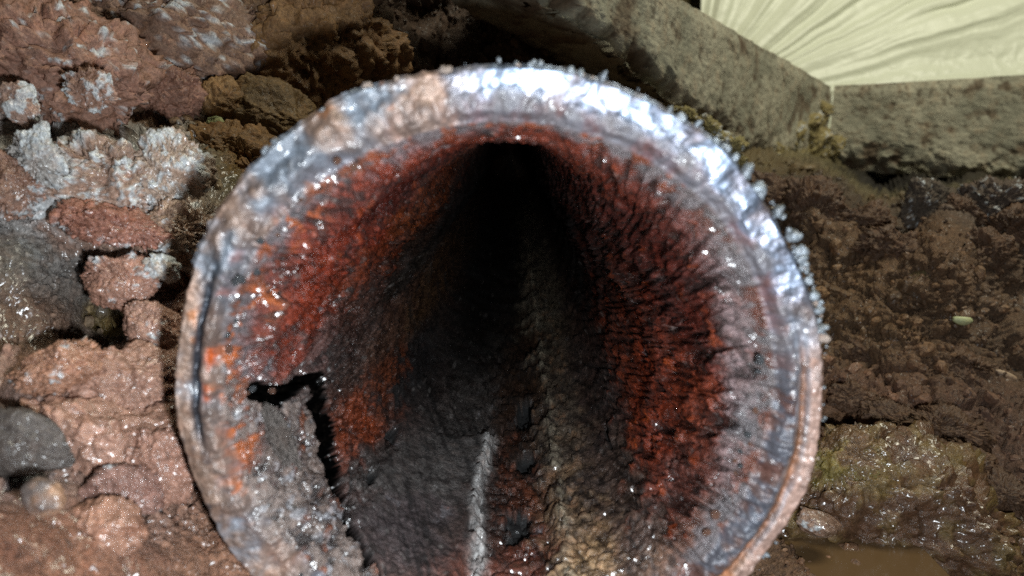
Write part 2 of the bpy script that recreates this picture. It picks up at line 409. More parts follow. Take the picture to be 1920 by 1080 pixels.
# rim face colours
cb = lerp(lin(np.array([.55, .60, .68])), lin(np.array([.40, .37, .39])), sst(-.1, .45, dent))
cb = lerp(cb, lin(np.array([.50, .48, .50])), sst(.05, .4, rt) * .6)
cd = lerp(lin(np.array([.58, .48, .42])), lin(np.array([.46, .49, .53])), sst(-.15, .25, n_big + .5 * n_mid))
cd = lerp(cd, lin(np.array([.72, .44, .22])), sst(.25, .5, fbm(P3 / .005, 4, off=44.)) * .6)
cd = lerp(cd, lin(np.array([.26, .29, .33])), sst(.25, .5, fbm(P3 / .005, 3, off=52.)) * .7)
cd = lerp(cd, lin(np.array([.16, .21, .26])), lowl * np.clip(gl * 1.3, 0, 1) * .9)
cd = lerp(cd, lin(np.array([.80, .36, .12])), lowl * np.exp(-((rn - .20) / .11) ** 2) * sst(-.05, .3, n_mid + .5 * n_big))
cd = lerp(cd, lin(np.array([.52, .34, .22])), lowr * np.exp(-((rn - .52 - .04 * n_big) / .10) ** 2) * .9)
cd = lerp(cd, lin(np.array([.66, .54, .49])), lowr * sst(.6, .72, rn))
cd = lerp(cd, lerp(lin(np.array([.35, .39, .45])), lin(np.array([.30, .19, .15])), sst(-.2, .15, n_mid + .6 * n_fine)), lowr * (1 - sst(.3, .42, rn)) * .9)
bloom = np.zeros_like(s)
for (a_, r_, wa, wr) in [(-103, .0485, 9, .0018), (-92, .0490, 8, .0014), (-112, .0470, 5, .0020), (-131, .0478, 6, .0016), (-80, .0488, 6, .0016), (-70, .0500, 5, .0020)]:
    bloom = np.maximum(bloom, np.exp(-((angd(deg, a_) / wa) ** 2 + ((np.where(isB, RI - s * .5, r) - r_) / wr) ** 2)))
bloom = np.clip(bloom * 1.2, 0, 1) * sst(-.02, .35, n_mid + .7 * n_fine + .4 * n_big)
cd = lerp(cd, lin(np.array([.70, .38, .17])), bloom * .9)
col = lerp(col, lin(np.array([.66, .34, .14])), bloom * isB * (s < .012) * .85)
cf = lerp(cd, cb, clean)
cf = cf * (.50 + .62 * sst(-.5, .5, n_mid + .6 * n_fine))[:, None]
inner = (1 - sst(.22, .50, rn + .3 * n_big + .3 * n_mid)) * (.4 + .6 * clean)
cf = lerp(cf, lerp(lin(np.array([.36, .34, .35])), lin(np.array([.34, .18, .13])), sst(-.1, .3, n_mid)), inner * .85)
co = lerp(lin(np.array([.40, .33, .28])), lin(np.array([.30, .20, .14])), sst(-.2, .3, n_mid))
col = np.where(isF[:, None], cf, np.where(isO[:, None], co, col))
rough = np.where(isF, lerp(.42 + .1 * n_mid, .44 + .22 * rt + .1 * n_mid, clean), np.where(isB, .30 + .22 * sst(-.2, .3, n_big), .6))
rough = np.where(isB, lerp(rough, .62, np.clip(z_plate + stripe, 0, 1)), rough)
rough = np.where(isB, lerp(rough, .85, np.clip(np.maximum(pit, gap * 8), 0, 1)), rough)
metal = np.where(isF, (1 - inner) * clean * .85 * (1 - .5 * sst(.1, .4, dent)) + (1 - clean) * (.15 + .5 * lowl * gl), 0.)
rough = np.where(isB, lerp(rough, .3, np.clip(lipmask + lipr, 0, 1) * (1 - np.clip(gap * 8, 0, 1))), rough)
wetp = np.where(isB, (.95 - .55 * z_plate - .3 * z_mid) * (1 - .8 * sst(.08, .25, s)) * (1 - np.clip(np.maximum(pit, gap * 8), 0, 1)), np.where(isF, .5 * (1 - clean) * sst(-.2, .3, n_big + .5 * n_mid) + .3 * inner, .2))
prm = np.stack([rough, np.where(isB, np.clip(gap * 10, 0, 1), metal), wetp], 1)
VL = VP - PB
fc = grid_faces(ns, NT, True)
row = fc[:, 0] // NT
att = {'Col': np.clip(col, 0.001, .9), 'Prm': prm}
# the camera sees no bore wall behind the top lip; keep it all, it is a real tube
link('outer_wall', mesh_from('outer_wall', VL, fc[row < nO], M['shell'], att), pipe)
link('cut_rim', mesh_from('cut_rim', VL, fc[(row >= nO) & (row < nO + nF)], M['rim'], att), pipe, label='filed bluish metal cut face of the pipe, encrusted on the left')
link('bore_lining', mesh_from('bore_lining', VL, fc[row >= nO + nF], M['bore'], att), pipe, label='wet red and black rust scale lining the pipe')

# ---- small lumps: icospheres pushed into shape
_ico = {}
def ico(sub):
    if sub not in _ico:
        bm = bmesh.new(); bmesh.ops.create_icosphere(bm, subdivisions=sub, radius=1.0)
        _ico[sub] = (np.array([v.co[:] for v in bm.verts]), np.array([[v.index for v in f.verts] for f in bm.faces])); bm.free()
    return _ico[sub]
def lump_shape(seed, sub, facets=7, amp=.22, fine=.06, flat=.75, freq=1.6):
    V, Fc = ico(sub); rg = np.random.default_rng(seed)
    n = rg.normal(size=(facets, 3)); n /= np.linalg.norm(n, axis=1)[:, None]; c = rg.uniform(flat, 1.0, facets)
    dt = V @ n.T
    rr = np.ones(len(V))
    lim = np.where(dt > .05, c / np.maximum(dt, .05), 9.)
    for k in range(facets): rr = -np.log(np.exp(-26 * rr) + np.exp(-26 * np.minimum(lim[:, k], 3))) / 26
    p = V * freq + seed * 3.7
    rr = rr * (1 + amp * fbm(p, 3) + fine * 2 * fbm(p * 3.5, 3, ridge=True, off=2.) - fine)
    if sub >= 5:
        a1, a2, ai = worley(p * 2.3 + .3 * V); rr = rr - fine * .9 * (1 - sst(0, .16, a2 - a1)) + fine * .5 * (ai - .5)
    return V * rr[:, None], Fc

# burrs: crumbs of torn metal along the outer edge
burr_m = material('burr_metal', scale=.004, flat=(.24, .27, .30), rough=.36, metal=.35, bump=.25, bump_d=.05, speck=.4)
burr_t = material('burr_rust', scale=.004, flat=(.34, .27, .23), rough=.5, metal=.1, bump=.5, bump_d=.12, speck=.4)
burr_me = []
for k in range(8):
    V, Fc = lump_shape(100 + k, 3, 6, .5, .15, .5); me = mesh_from('burr', V, Fc, burr_m if k % 8 else burr_t); burr_me.append(me)
def add_burr(dg, rr_, y, sx, sy, sz, twist=0., name='burr'):
    a = math.radians(dg); o = link(name, random.choice(burr_me), pipe)
    o.location = Vector((LAT + math.sin(a) * rr_, D + y, -H - math.cos(a) * rr_)) - Vector(PB)
    o.rotation_euler = (random.uniform(-.5, .5), -a + twist, random.uniform(-.5, .5)); o.scale = (sx, sy, sz)
spots = [random.uniform(96, 225) for _ in range(26)]
for k in range(118):
    dg = random.gauss(random.choice(spots), 2.2) if k < 80 else (random.uniform(98, 140) if k < 96 else random.uniform(52, 110))
    big = random.random() < .22
    q = random.uniform(.0008, .0013) if big else random.uniform(.0002, .0007)
    q *= .8
    if dg < 100: q *= .6
    add_burr(dg, RO + random.uniform(-.0004, .0007), random.uniform(.0004, .0022), q * random.uniform(.6, 1.1), q, q * random.uniform(.8, 1.5), random.uniform(-.4, .4))
for px, py, q in [(835, 134, .0022), (860, 136, .0017), (815, 140, .0014), (905, 132, .0014), (945, 131, .0012), (685, 160, .0016), (660, 170, .0013), (600, 205, .0014),
                  (1090, 140, .0018), (1115, 150, .0016), (1000, 133, .0016), (1410, 318, .0021), (1430, 350, .0020), (1470, 395, .0018), (1500, 440, .0019), (1515, 470, .0017), (1400, 330, .0018)]:
    a0, r0 = rim_at(px, py); q *= .75; add_burr(a0, r0 - .0005, .0015, q * .8, q, q, 0)

# nodules of wet scale clinging to the left rim and the mouth
nod_m = material('wet_scale', scale=.004, flat=(.16, .085, .06), rough=.16, bump=.6, bump_d=.12, speck=.5, coat=.4)
nod_g = material('grey_scale', scale=.004, flat=(.07, .075, .08), rough=.2, bump=.6, bump_d=.12, speck=.5, coat=.4)
nod_me = []
for k in range(8):
    V, Fc = lump_shape(160 + k, 4, 5, .4, .12, .7); nod_me.append(mesh_from('scale_nodule', V, Fc, nod_m if k % 2 else nod_g))
def nodule(dg, rr_, y, q, me=None):
    a = math.radians(dg); o = link('scale_nodule', me or random.choice(nod_me), pipe)
    o.location = Vector((LAT + math.sin(a) * rr_, D + y, -H - math.cos(a) * rr_)) - Vector(PB)
    o.rotation_euler = (random.uniform(0, 6), random.uniform(0, 6), random.uniform(0, 6)); o.scale = (q * random.uniform(.8, 1.3), q * random.uniform(.6, 1), q * random.uniform(.8, 1.2))
for k in range(46):
    dg = random.uniform(-150, -40); y = random.uniform(.0, .012) if k % 3 else random.uniform(0, .03)
    nodule(dg, RI - .0032 * (1 - math.exp(-y / .006)) - .0004 + random.uniform(.0000, .0008), y, random.uniform(.0004, .0009))
for k in range(24):
    nodule(random.uniform(50, 100), .0455 + random.uniform(-.0002, .0008), random.uniform(.0, .012), random.uniform(.0004, .0009))
# the loosened flake inside the crack
fl_m = material('flake_crust', scale=.004, flat=(.36, .31, .28), rough=.2, bump=.9, bump_d=.2, speck=.5, coat=.9, wetscale=1100)
V, Fc = lump_shape(301, 5, 6, .35, .10, .7)
p0 = at(528, 830, .1335)
fo = link('rim_flake', mesh_from('rim_flake', V, Fc, fl_m), pipe, label='loose tongue of glistening crust beside the black crack')
fo.location = Vector(p0) - Vector(PB); fo.scale = (.0022, .0030, .0085); fo.rotation_euler = (.3, -.2, 0)
V, Fc = lump_shape(302, 5, 6, .35, .10, .7)
fo = link('rim_flake', mesh_from('rim_flake', V, Fc, fl_m), pipe)
fo.location = Vector(at(570, 975, .132)) - Vector(PB); fo.scale = (.0022, .0030, .0055); fo.rotation_euler = (.25, -.5, 0)

# ================================================================== SOIL
ctlD = [(-400, -200, .27), (0, 0, .27), (-400, 200, .22), (300, 50, .30), (300, -300, .33), (600, 60, .31), (690, 90, .31), (690, -250, .34), (775, 40, .43), (870, 60, .42), (960, 90, .42), (900, -250, .46),
        (1000, 20, .46), (1040, 105, .46), (1140, 165, .50), (1250, 240, .52), (1330, 292, .54), (1420, 335, .50), (1500, 345, .47), (1570, 345, .48), (1600, 410, .42), (1580, 322, .80),
        (1060, 10, .72), (1160, 85, .80), (1260, 150, .86), (1360, 215, .92), (1480, 230, 1.02), (1580, 280, 1.05), (1650, 345, .90), (1650, 372, .60), (1720, 415, .40), (1760, 405, .40), (1920, 405, .39), (2300, 410, .39),
        (1480, 440, .42), (1600, 500, .38), (1900, 540, .37), (2300, 560, .36), (1600, 650, .345), (1900, 690, .335), (1600, 780, .30), (1900, 850, .28), (1500, 1000, .225), (1640, 1040, .21), (1900, 1080, .205), (2300, 1000, .21),
        (2300, 1350, .17), (1400, 1100, .175), (1500, 1350, .155), (1800, 1350, .16),
        (0, 190, .235), (250, 230, .26), (500, 250, .275), (430, 330, .23), (0, 330, .195), (200, 330, .195), (380, 400, .195), (0, 500, .17), (300, 500, .18), (-400, 500, .15), (0, 620, .158), (210, 610, .205), (320, 620, .18),
        (100, 700, .150), (300, 720, .155), (0, 850, .128), (200, 850, .140), (340, 900, .140), (0, 1000, .108), (200, 1000, .120), (380, 1050, .130), (0, 1350, .085), (420, 1350, .112), (-400, 900, .10), (-400, 1350, .075),
        (940, 700, .26), (700, 300, .32), (1200, 420, .44), (1000, 250, .44), (600, 600, .20), (650, 1000, .16), (1100, 1000, .19), (800, 1350, .14), (480, 800, .165), (1400, 700, .31),
        (1500, 150, 1.35), (1750, 150, 1.35), (1300, 60, 1.25), (1500, -250, 1.4), (1150, -100, .95), (2300, 150, 1.35), (2300, -250, 1.35), (1900, -250, 1.4), (1900, 250, 1.05), (1700, 270, 1.1), (1920, 378, .41), (1770, 366, .43), (1920, 350, .80), (1770, 340, .85), (1900, 310, .98), (1770, 310, 1.0)]
cD = np.array(ctlD, float)
def tps(A):
    dd = np.sqrt(((A[:, None, :] - cD[None, :, :2]) ** 2).sum(-1)) / 500; return dd
def tps_fit():
    K = tps(cD[:, :2]) + np.eye(len(cD)) * .0; Pm = np.concatenate([np.ones((len(cD), 1)), cD[:, :2] / 1000], 1); n = len(cD)
    A = np.zeros((n + 3, n + 3)); A[:n, :n] = K; A[:n, n:] = Pm; A[n:, :n] = Pm.T
    return np.linalg.solve(A, np.concatenate([np.log(cD[:, 2]), np.zeros(3)]))
_w = tps_fit()
def depth(px, py):
    A = np.stack([px, py], 1); out = np.empty(len(A))
    for i in range(0, len(A), 40000):
        a = A[i:i + 40000]; out[i:i + 40000] = tps(a) @ _w[:-3] + _w[-3] + (a / 1000) @ _w[-2:]
    return np.exp(out)
gx = np.concatenate([np.arange(-900, -70, 9.), np.arange(-70, 1990, 2.6), np.arange(1992, 2900, 9.)]); gy = np.concatenate([np.arange(-500, -60, 9.), np.arange(-60, 1140, 2.6), np.arange(1142, 1600, 9.)])
GX, GY = np.meshgrid(gx, gy); nR, nC = GX.shape
cxs = np.arange(-900, 2925, 12.); cys = np.arange(-500, 1625, 12.)     # depth solved on a coarse grid, then interpolated
CX, CY = np.meshgrid(cxs, cys); DC = depth(CX.ravel(), CY.ravel()).reshape(CX.shape)
fx = (GX - cxs[0]) / 12; fy = (GY - cys[0]) / 12; ix = np.clip(fx.astype(int), 0, len(cxs) - 2); iy = np.clip(fy.astype(int), 0, len(cys) - 2); fx -= ix; fy -= iy
fx = fx * fx * (3 - 2 * fx) * .3 + fx * .7; fy = fy * fy * (3 - 2 * fy) * .3 + fy * .7
DG = DC[iy, ix] * (1 - fx) * (1 - fy) + DC[iy, ix + 1] * fx * (1 - fy) + DC[iy + 1, ix] * (1 - fx) * fy + DC[iy + 1, ix + 1] * fx * fy
PS = at(GX, GY, DG)
du = np.gradient(PS, axis=1); dv = np.gradient(PS, axis=0); nrm = np.cross(du, dv); nrm /= np.linalg.norm(nrm, axis=2)[..., None]
nrm = np.where(((nrm * PS).sum(-1, keepdims=True) > 0), -nrm, nrm)
p = PS.reshape(-1, 3); nn = nrm.reshape(-1, 3); gxf, gyf = GX.ravel(), GY.ravel()
# only displace what can be seen (behind the pipe nothing is kept)
rp = np.hypot(p[:, 0] - LAT, p[:, 2] + H)
keep = rp > .0535
b_ = np.zeros(len(p)); idx = np.where(keep)[0]; q = p[idx]; X_, Y_ = gxf[idx], gyf[idx]
dist = q[:, 1] / .25                         # grows with distance
left = 1 - sst(700, 800, X_)
mud = left * sst(880, 1010, Y_ - .25 * X_ + 40) * (1 - sst(380, 460, X_))
slope = left * sst(410, 470, Y_ + .1 * X_) * (1 - sst(560, 620, Y_ - .25 * X_)) * (1 - sst(200, 300, X_))
NF = fbm(q / .018, 3, gain=.5, off=13.)
N1 = fbm(q / .035, 4); N2 = fbm(q / .009, 4, off=3.); N3 = fbm(q / .0028, 3, off=8.)
wv = .3 * np.stack([N2, N1, N3], 1)
A1, A2, AI = worley(q / .021 + wv); B1, B2, BI = worley(q / .0075 + wv); E1, E2, EI = worley(q / .0030 + wv)
cA = 1 - sst(0, .10, A2 - A1); cB = 1 - sst(0, .16, B2 - B1); cE = 1 - sst(0, .2, E2 - E1)
nearw_ = 1 - sst(.40, .50, q[:, 1])
hgt = .004 * N1 + .0018 * N2
hgt += .0070 * (AI - .5) + .0040 * (.6 - A1) - .0050 * cA * sst(-.1, .2, N1 + .2)
hgt += (.55 + .45 * nearw_) * (.0021 * (BI - .5) + .0014 * (.6 - B1) - .0012 * cB)
nearw = 1 - .6 * sst(.30, .45, q[:, 1])
hgt += nearw * (.0007 * (EI - .5) + .0006 * (.6 - E1) + .0005 * N3)
hgt = hgt * nearw_ + (1 - nearw_) * (.008 * N1 + .013 * NF - .006 * cA * sst(-.1, .2, N2) + .0030 * (.6 - B1) - .002 * cB * sst(-.1, .25, N1))
fcg = np.abs((nn[idx] * q).sum(1)) / np.linalg.norm(q, axis=1)
fc_ = sst(.12, .50, fcg)
hgt = hgt * (.12 + .88 * fc_) + (1 - fc_) * (.007 * N1 + .008 * NF)
rough_zone = np.clip(1 - .82 * mud - .6 * slope, .1, 1)
hgt = hgt * rough_zone * (1 + .3 * sst(.3, .6, q[:, 1]))
hgt += slope * .0007 * fbm(q * np.array([1, 1, 2.5]) / .006, 3, ridge=True)
# bedding in the right-hand bank
rightz = sst(1450, 1600, X_) * sst(300, 420, Y_)
hgt = hgt * (1 + .0 * rightz) + rightz * sst(.15, .5, fcg) * .0030 * fbm(np.stack([q[:, 0] / .03, q[:, 1] / .04, q[:, 2] / .008], 1), 4, ridge=True, off=21.)
pn = q + nn[idx] * hgt[:, None]
p2 = p.copy(); p2[idx] = pn
# colours
sc_ctl = [(0, 0, .46, .33, .27), (110, 30, .55, .54, .54), (300, 60, .42, .32, .26), (600, 80, .40, .30, .18), (860, 60, .30, .22, .16), (1000, 90, .28, .20, .14), (1160, 170, .34, .27, .18), (1300, 260, .40, .34, .22),
          (1480, 260, .55, .50, .34), (1640, 350, .12, .10, .08), (1500, 340, .26, .20, .14), (1700, 470, .36, .27, .19), (1900, 400, .32, .28, .25), (1600, 560, .36, .27, .18), (1900, 560, .35, .27, .20), (1600, 780, .36, .26, .20), (1900, 850, .34, .25, .20),  # darker entries under the slab paint its shade into the soil
          (1600, 1000, .38, .28, .20), (1900, 1060, .38, .28, .20), (120, 150, .48, .32, .26), (250, 200, .40, .30, .22), (450, 230, .40, .30, .16), (440, 320, .42, .31, .17), (100, 300, .62, .58, .55), (250, 340, .60, .55, .51),
          (330, 300, .60, .57, .54), (120, 420, .52, .40, .34), (60, 480, .36, .35, .33), (180, 520, .34, .34, .33), (300, 450, .56, .45, .38), (60, 600, .40, .31, .25), (210, 620, .36, .29, .14), (300, 520, .56, .42, .36),
          (300, 620, .54, .42, .36), (100, 700, .54, .42, .36), (250, 720, .54, .42, .36), (40, 830, .30, .33, .35), (200, 840, .54, .42, .36), (250, 950, .54, .42, .36), (60, 1000, .46, .32, .25), (200, 1060, .47, .33, .26), (390, 1050, .52, .38, .30)]
sc = np.array(sc_ctl); sp = at(sc[:, 0], sc[:, 1], depth(sc[:, 0], sc[:, 1])); scc = lin(sc[:, 2:])
def soil_colour(pp, n1, n2):
    W = 0; Cs = 0; qq = pp + (np.stack([n1, n2, n1 - n2], 1) * .010)
    for k in range(len(sp)):
        w = 1 / ((((qq - sp[k]) / (.35 + 2.2 * sp[k][1])) ** 2).sum(1) + 1e-4) ** 2.2
        W = W + w; Cs = Cs + w[:, None] * scc[k]
    return Cs / W[:, None]
colS = soil_colour(q, N1, N2) * (1 + .35 * left + .25 * sst(1440, 1560, X_) * sst(300, 420, Y_))[:, None]
colS = colS * (.82 + .35 * AI * .5 + .25 * BI)[:, None]
colS = lerp(colS, lin(np.array([.78, .79, .79])), np.clip(1.4 * left * np.exp(-(((X_ - 190) / 230) ** 2 + ((Y_ - 340) / 115) ** 2)), 0, 1) * sst(-.10, .20, N2 + .3 * N1 + .5 * N3) * .9)
colS = lerp(colS, lin(np.array([.68, .68, .68])), np.exp(-(((X_ - 115) / 70) ** 2 + ((Y_ - 35) / 55) ** 2)) * sst(-.25, .1, N2 + .3 * N3) * .9)
ol = left * np.exp(-(((X_ - 440) / 120) ** 2 + ((Y_ - 330) / 130) ** 2))
colS = lerp(colS, lin(np.array([.40, .34, .13])), np.clip(ol * (.5 + N2), 0, .8))
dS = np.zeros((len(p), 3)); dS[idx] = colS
wet = left * sst(220, 330, Y_ + .3 * X_ - 60)
wet = np.maximum(wet, sst(1450, 1500, X_) * sst(880, 980, Y_))
ro = .68 - .30 * wet + .1 * N1 - .06 * mud
pr = np.zeros((len(p), 3)); pr[idx, 0] = np.clip(ro, .14, .9); pr[idx, 2] = np.clip(.10 + .8 * wet, 0, .9)
fs = grid_faces(nR, nC)
kf = keep[fs].all(1)
# stretched faces over the void under the slab stay: it is one continuous bank of earth
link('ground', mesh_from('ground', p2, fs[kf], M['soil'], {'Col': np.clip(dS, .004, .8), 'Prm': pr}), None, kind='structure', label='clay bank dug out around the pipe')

# loose crumbs of earth lying on the banks
rgc = np.random.default_rng(5); cand = np.where((X_ > -100) & (X_ < 2050) & (Y_ > -60) & (Y_ < 1150) & (q[:, 1] < .60) & (rp[idx] > .060) & (mud < .3))[0]
wgt = np.where(X_[cand] > 1300, 1.6, .7) * q[cand, 1]; pick = rgc.choice(cand, 4200, replace=False, p=wgt / wgt.sum())
sv_, sf_ = lump_shape(401, 2, 6, .5, .2, .5); vs_ = [lump_shape(401 + k, 2, 6, .5, .2, .5)[0] for k in range(6)]
VA, FA, CA = [], [], []
for k, i in enumerate(pick):
    z = q[i, 1] * rgc.choice([.0022, .0036, .0062, .0105], p=[.40, .32, .20, .08]) * rgc.uniform(.7, 1.3)
    th = rgc.uniform(0, 6.28); cth, sth = math.cos(th), math.sin(th)
    v = vs_[k % 6] * np.array([1, .8, .7]) * z; v = np.stack([v[:, 0] * cth - v[:, 2] * sth, v[:, 1], v[:, 0] * sth + v[:, 2] * cth], 1)
    VA.append(v + pn[i] + nn[idx[i]] * z * .25); FA.append(sf_ + k * len(v)); CA.append(np.repeat((colS[i] * rgc.uniform(.75, 1.5))[None], len(v), 0))
CA = np.concatenate(CA); link('soil_crumbs', mesh_from('soil_crumbs', np.concatenate(VA), np.concatenate(FA), M['clod'], {'Col': np.clip(CA, .004, .8), 'Prm': np.repeat(np.array([[.6, 0, .15]]), len(CA), 0)}, smooth=False), None, kind='stuff', label='loose crumbs of brown earth scattered over the banks')

# muddy water in the hollow under the pipe's right side
wm = bpy.data.materials.new('muddy_water'); wm.use_nodes = True
wb = wm.node_tree.nodes['Principled BSDF']; wb.inputs['Base Color'].default_value = (.12, .072, .034, 1); wb.inputs['Roughness'].default_value = .16
wn = wm.node_tree.nodes.new('ShaderNodeTexNoise'); wn.inputs['Scale'].default_value = 60
wbp = wm.node_tree.nodes.new('ShaderNodeBump'); wbp.inputs['Strength'].default_value = .25; wbp.inputs['Distance'].default_value = .002
wtc = wm.node_tree.nodes.new('ShaderNodeTexCoord'); wm.node_tree.links.new(wtc.outputs['Object'], wn.inputs['Vector'])
wm.node_tree.links.new(wn.outputs[0], wbp.inputs['Height']); wm.node_tree.links.new(wbp.outputs[0], wb.inputs['Normal'])
zl = at(1550, 1030, .205)[2]
WX, WY = np.meshgrid(np.linspace(.03, .125, 40), np.linspace(.12, .25, 40))
WV = np.stack([WX, WY, np.full_like(WX, zl)], -1).reshape(-1, 3)
link('water', mesh_from('water', WV, grid_faces(40, 40), wm), None, kind='structure')

# ================================================================== ROCKS AND CLODS
def rock(name, px, py, Y, w, h, dpt, colr, seed, label, cat, sub=6, rot=0., tilt=(0, 0), amp=.22, fine=.06, facets=7, flat=.72, white=0., rough=.6, wcol=(.78, .80, .81), parent=None, freq=1.6, second=None, sink=.35, grain=1.0):
    """a lump whose middle is seen at photo pixel (px, py), at depth Y; w, h in photo pixels, dpt = depth as a share of w"""
    if name == 'mineral_nodule': amp *= 1.7; flat -= .22; facets += 4
    V, Fc = lump_shape(seed, sub, facets, amp * 1.25, fine, flat - .06, freq)
    wv_ = np.stack([fbm(V * 1.1 + seed, 2), fbm(V * 1.1 + seed + 9, 2), fbm(V * 1.1 + seed + 18, 2)], 1); V = V + .22 * wv_
    Y0 = float(depth(np.array([px]), np.array([py]))[0]); k = Y0 / FPX * 1.2
    if grain < .9: sink = max(sink, .5)
    Y = min(Y, Y0 + .003) + sink * dpt * w / 2 * k if Y < .6 else Y
    k = Y / FPX * 1.2; c = at(px, py, Y)
    sc_ = np.array([w / 2 * k, w / 2 * k * dpt, h / 2 * k])
    V = V * sc_
    R = np.array(Matrix.Rotation(rot, 3, 'Y') @ Matrix.Rotation(tilt[0], 3, 'X') @ Matrix.Rotation(tilt[1], 3, 'Z'))
    nv = V / sc_ ** 2; nv = (nv / np.linalg.norm(nv, axis=1)[:, None]) @ R.T
    V = V @ R.T
    pw = V + c
    m1 = fbm(pw / .012, 4); m2 = fbm(pw / .004, 4, off=4.); m3 = fbm(pw / .0015, 3, off=6.)
    a1, a2, ai = worley(pw / .0062 + .3 * np.stack([m1, m2, m3], 1)); e1, e2, ei = worley(pw / .0026 + .3 * np.stack([m2, m3, m1], 1))
    rel_ = .0026 * m1 / max(grain, .3) * (.6 if grain > .9 else .8) + (.0008 if grain > .9 else .0030) * m2 + .0004 * m3 + .0018 * (ai - .5) + .0003 * (.6 - a1) - .0012 * (1 - sst(0, .13, a2 - a1)) * sst(-.1, .2, m1) + .0006 * (ei - .5) * sst(-.2, .3, m1)
    V = V + nv * rel_[:, None] * 1.5 * grain * min(1.6, max(.5, w * k / .03)) * (1 if fine > .03 else .25)
    base = lin(np.array(colr))[None] * (1.35 if px < 700 else 1.1) * (.85 + .35 * sst(-.4, .4, m1) * 1.0)[:, None]
    if second is not None: base = lerp(base, lin(np.array(second)), sst(-.05, .3, m1 + .4 * m2))
    if white: base = lerp(base, lin(np.array(wcol)), sst(.30 - white * .55, .50 - white * .55, m1 * .5 + m2 * .9 + .5 * m3) * .9)
    o = link(name, mesh_from(name, V, Fc, M['clod'], {'Col': np.clip(base, .004, .85), 'Prm': np.stack([np.clip(rough + .12 * m1, .1, .95), m1 * 0, m1 * 0 + np.clip(1.25 - 2 * rough, 0, .9)], 1)}), parent)
    o.location = c; o['label'] = label; o['category'] = cat
    return o
RED = (.50, .37, .31); PINK = (.56, .43, .37); OCH = (.42, .32, .18); BRN = (.40, .30, .23)
rock('clay_block', 110, 140, .222, 330, 210, .6, RED, 3, 'large reddish clay block at the left edge below the diagonal black crack', 'clay block', 6, .52, (.1, .2), .12, .05, 8, .6, .12)
rock('clay_block', 270, 75, .285, 420, 250, .5, (.44, .34, .28), 5, 'dark brown clay block with a white crusted patch, top left corner', 'clay block', 6, .35, (0, .1), .15, .06, 8, .6, .22)
rock('clay_clod', 318, 172, .262, 120, 95, .8, (.46, .33, .27), 8, 'reddish wedge shaped clod under the dark clay block', 'clod', 6, -.1, (0, 0), .2, .07)
rock('clay_clod', 412, 186, .268, 72, 66, .8, (.44, .33, .20), 9, 'small ochre clod between the reddish wedge and a rounded brown stone', 'clod', 5)
rock('rounded_stone', 500, 225, .275, 165, 125, .7, (.37, .29, .18), 12, 'rounded olive brown stone just left of the pipe top', 'stone', 6, .25, (0, 0), .12, .03, 5, .8)
rock('clay_block', 590, 90, .300, 270, 250, .6, (.42, .31, .19), 14, 'rough ochre block with a steep right side above the pipe', 'clay block', 6, .1, (0, .2), .2, .08, 9, .6)
rock('clay_block', 480, 60, .315, 150, 190, .6, (.36, .27, .19), 15, 'narrow dark brown block wedged between the two upper blocks', 'clay block', 6, .1, (0, .2), .2, .08, 9, .6)
rock('clay_slab', 445, 292, .245, 150, 90, .8, (.42, .31, .18), 17, 'flat ochre slab of clay against the upper left of the pipe', 'clay', 6, .3, (.3, 0), .12, .05, 8, .6)
rock('stone_chip', 405, 229, .252, 30, 22, .6, (.50, .52, .36), 18, 'tiny pale green stone chip above the flat ochre slab', 'stone chip', 4, 0, (0, 0), .1, .02, 6, .6)
rock('mineral_nodule', 30, 198, .192, 72, 68, .35, (.52, .42, .37), 20, 'round whitish mineral nodule on the left edge', 'nodule', 6, 0, (0, 0), .2, .05, 4, .85, .6, .4, grain=.6, sink=.7)
rock('mineral_nodule', 168, 168, .195, 75, 62, .35, (.50, .38, .32), 21, 'whitish nodule set in the reddish clay block near its right end', 'nodule', 6, .6, (0, 0), .25, .08, 4, .8, .6, .45, grain=.6, sink=.72)
rock('mineral_nodule', 72, 300, .176, 92, 95, .35, (.60, .58, .56), 22, 'tall white crusted nodule on the left clay bank', 'nodule', 6, .1, (0, 0), .3, .09, 5, .8, .7, .38, grain=.6, sink=.62)
rock('crusted_clod', 180, 350, .183, 230, 150, .5, (.54, .44, .38), 23, 'broad white crusted clod in the middle of the left bank', 'clod', 6, .05, (0, 0), .25, .09, 6, .75, .55, .36, grain=.6)
rock('crusted_clod', 320, 340, .185, 125, 150, .6, (.58, .50, .44), 24, 'white crusted clod nearest the upper left pipe rim', 'clod', 6, .15, (0, 0), .28, .10, 6, .75, .6, .33, grain=.6)
rock('crusted_clod', 20, 345, .175, 110, 110, .6, (.50, .38, .32), 25, 'small reddish clod with white crust at the far left', 'clod', 6, 0, (0, 0), .25, .09, 6, .75, .4, .36, grain=.6)
rock('clay_clod', 215, 420, .172, 170, 62, .6, (.54, .37, .31), 26, 'long reddish clod under the broad white crusted one', 'clod', 6, .25, (0, 0), .22, .08, 6, .75, .05, .33)
rock('clay_clod', 330, 440, .178, 130, 100, .6, (.56, .46, .39), 27, 'pinkish grey clod left of the rusty pipe rim', 'clod', 6, -.2, (0, 0), .25, .08, 6, .75, .35, .33)
rock('clay_clod', 225, 525, .166, 120, 95, .6, (.54, .40, .34), 28, 'wet pink clod above the dark olive hollow', 'clod', 6, .2, (0, 0), .22, .08, 6, .75, .1, .26, grain=.45)
rock('mineral_nodule', 303, 500, .168, 52, 44, .7, (.62, .58, .54), 29, 'small pale nodule beside the rim, between two pink clods', 'nodule', 5, 0, (0, 0), .25, .08, 5, .8, .6, .35, grain=.6)
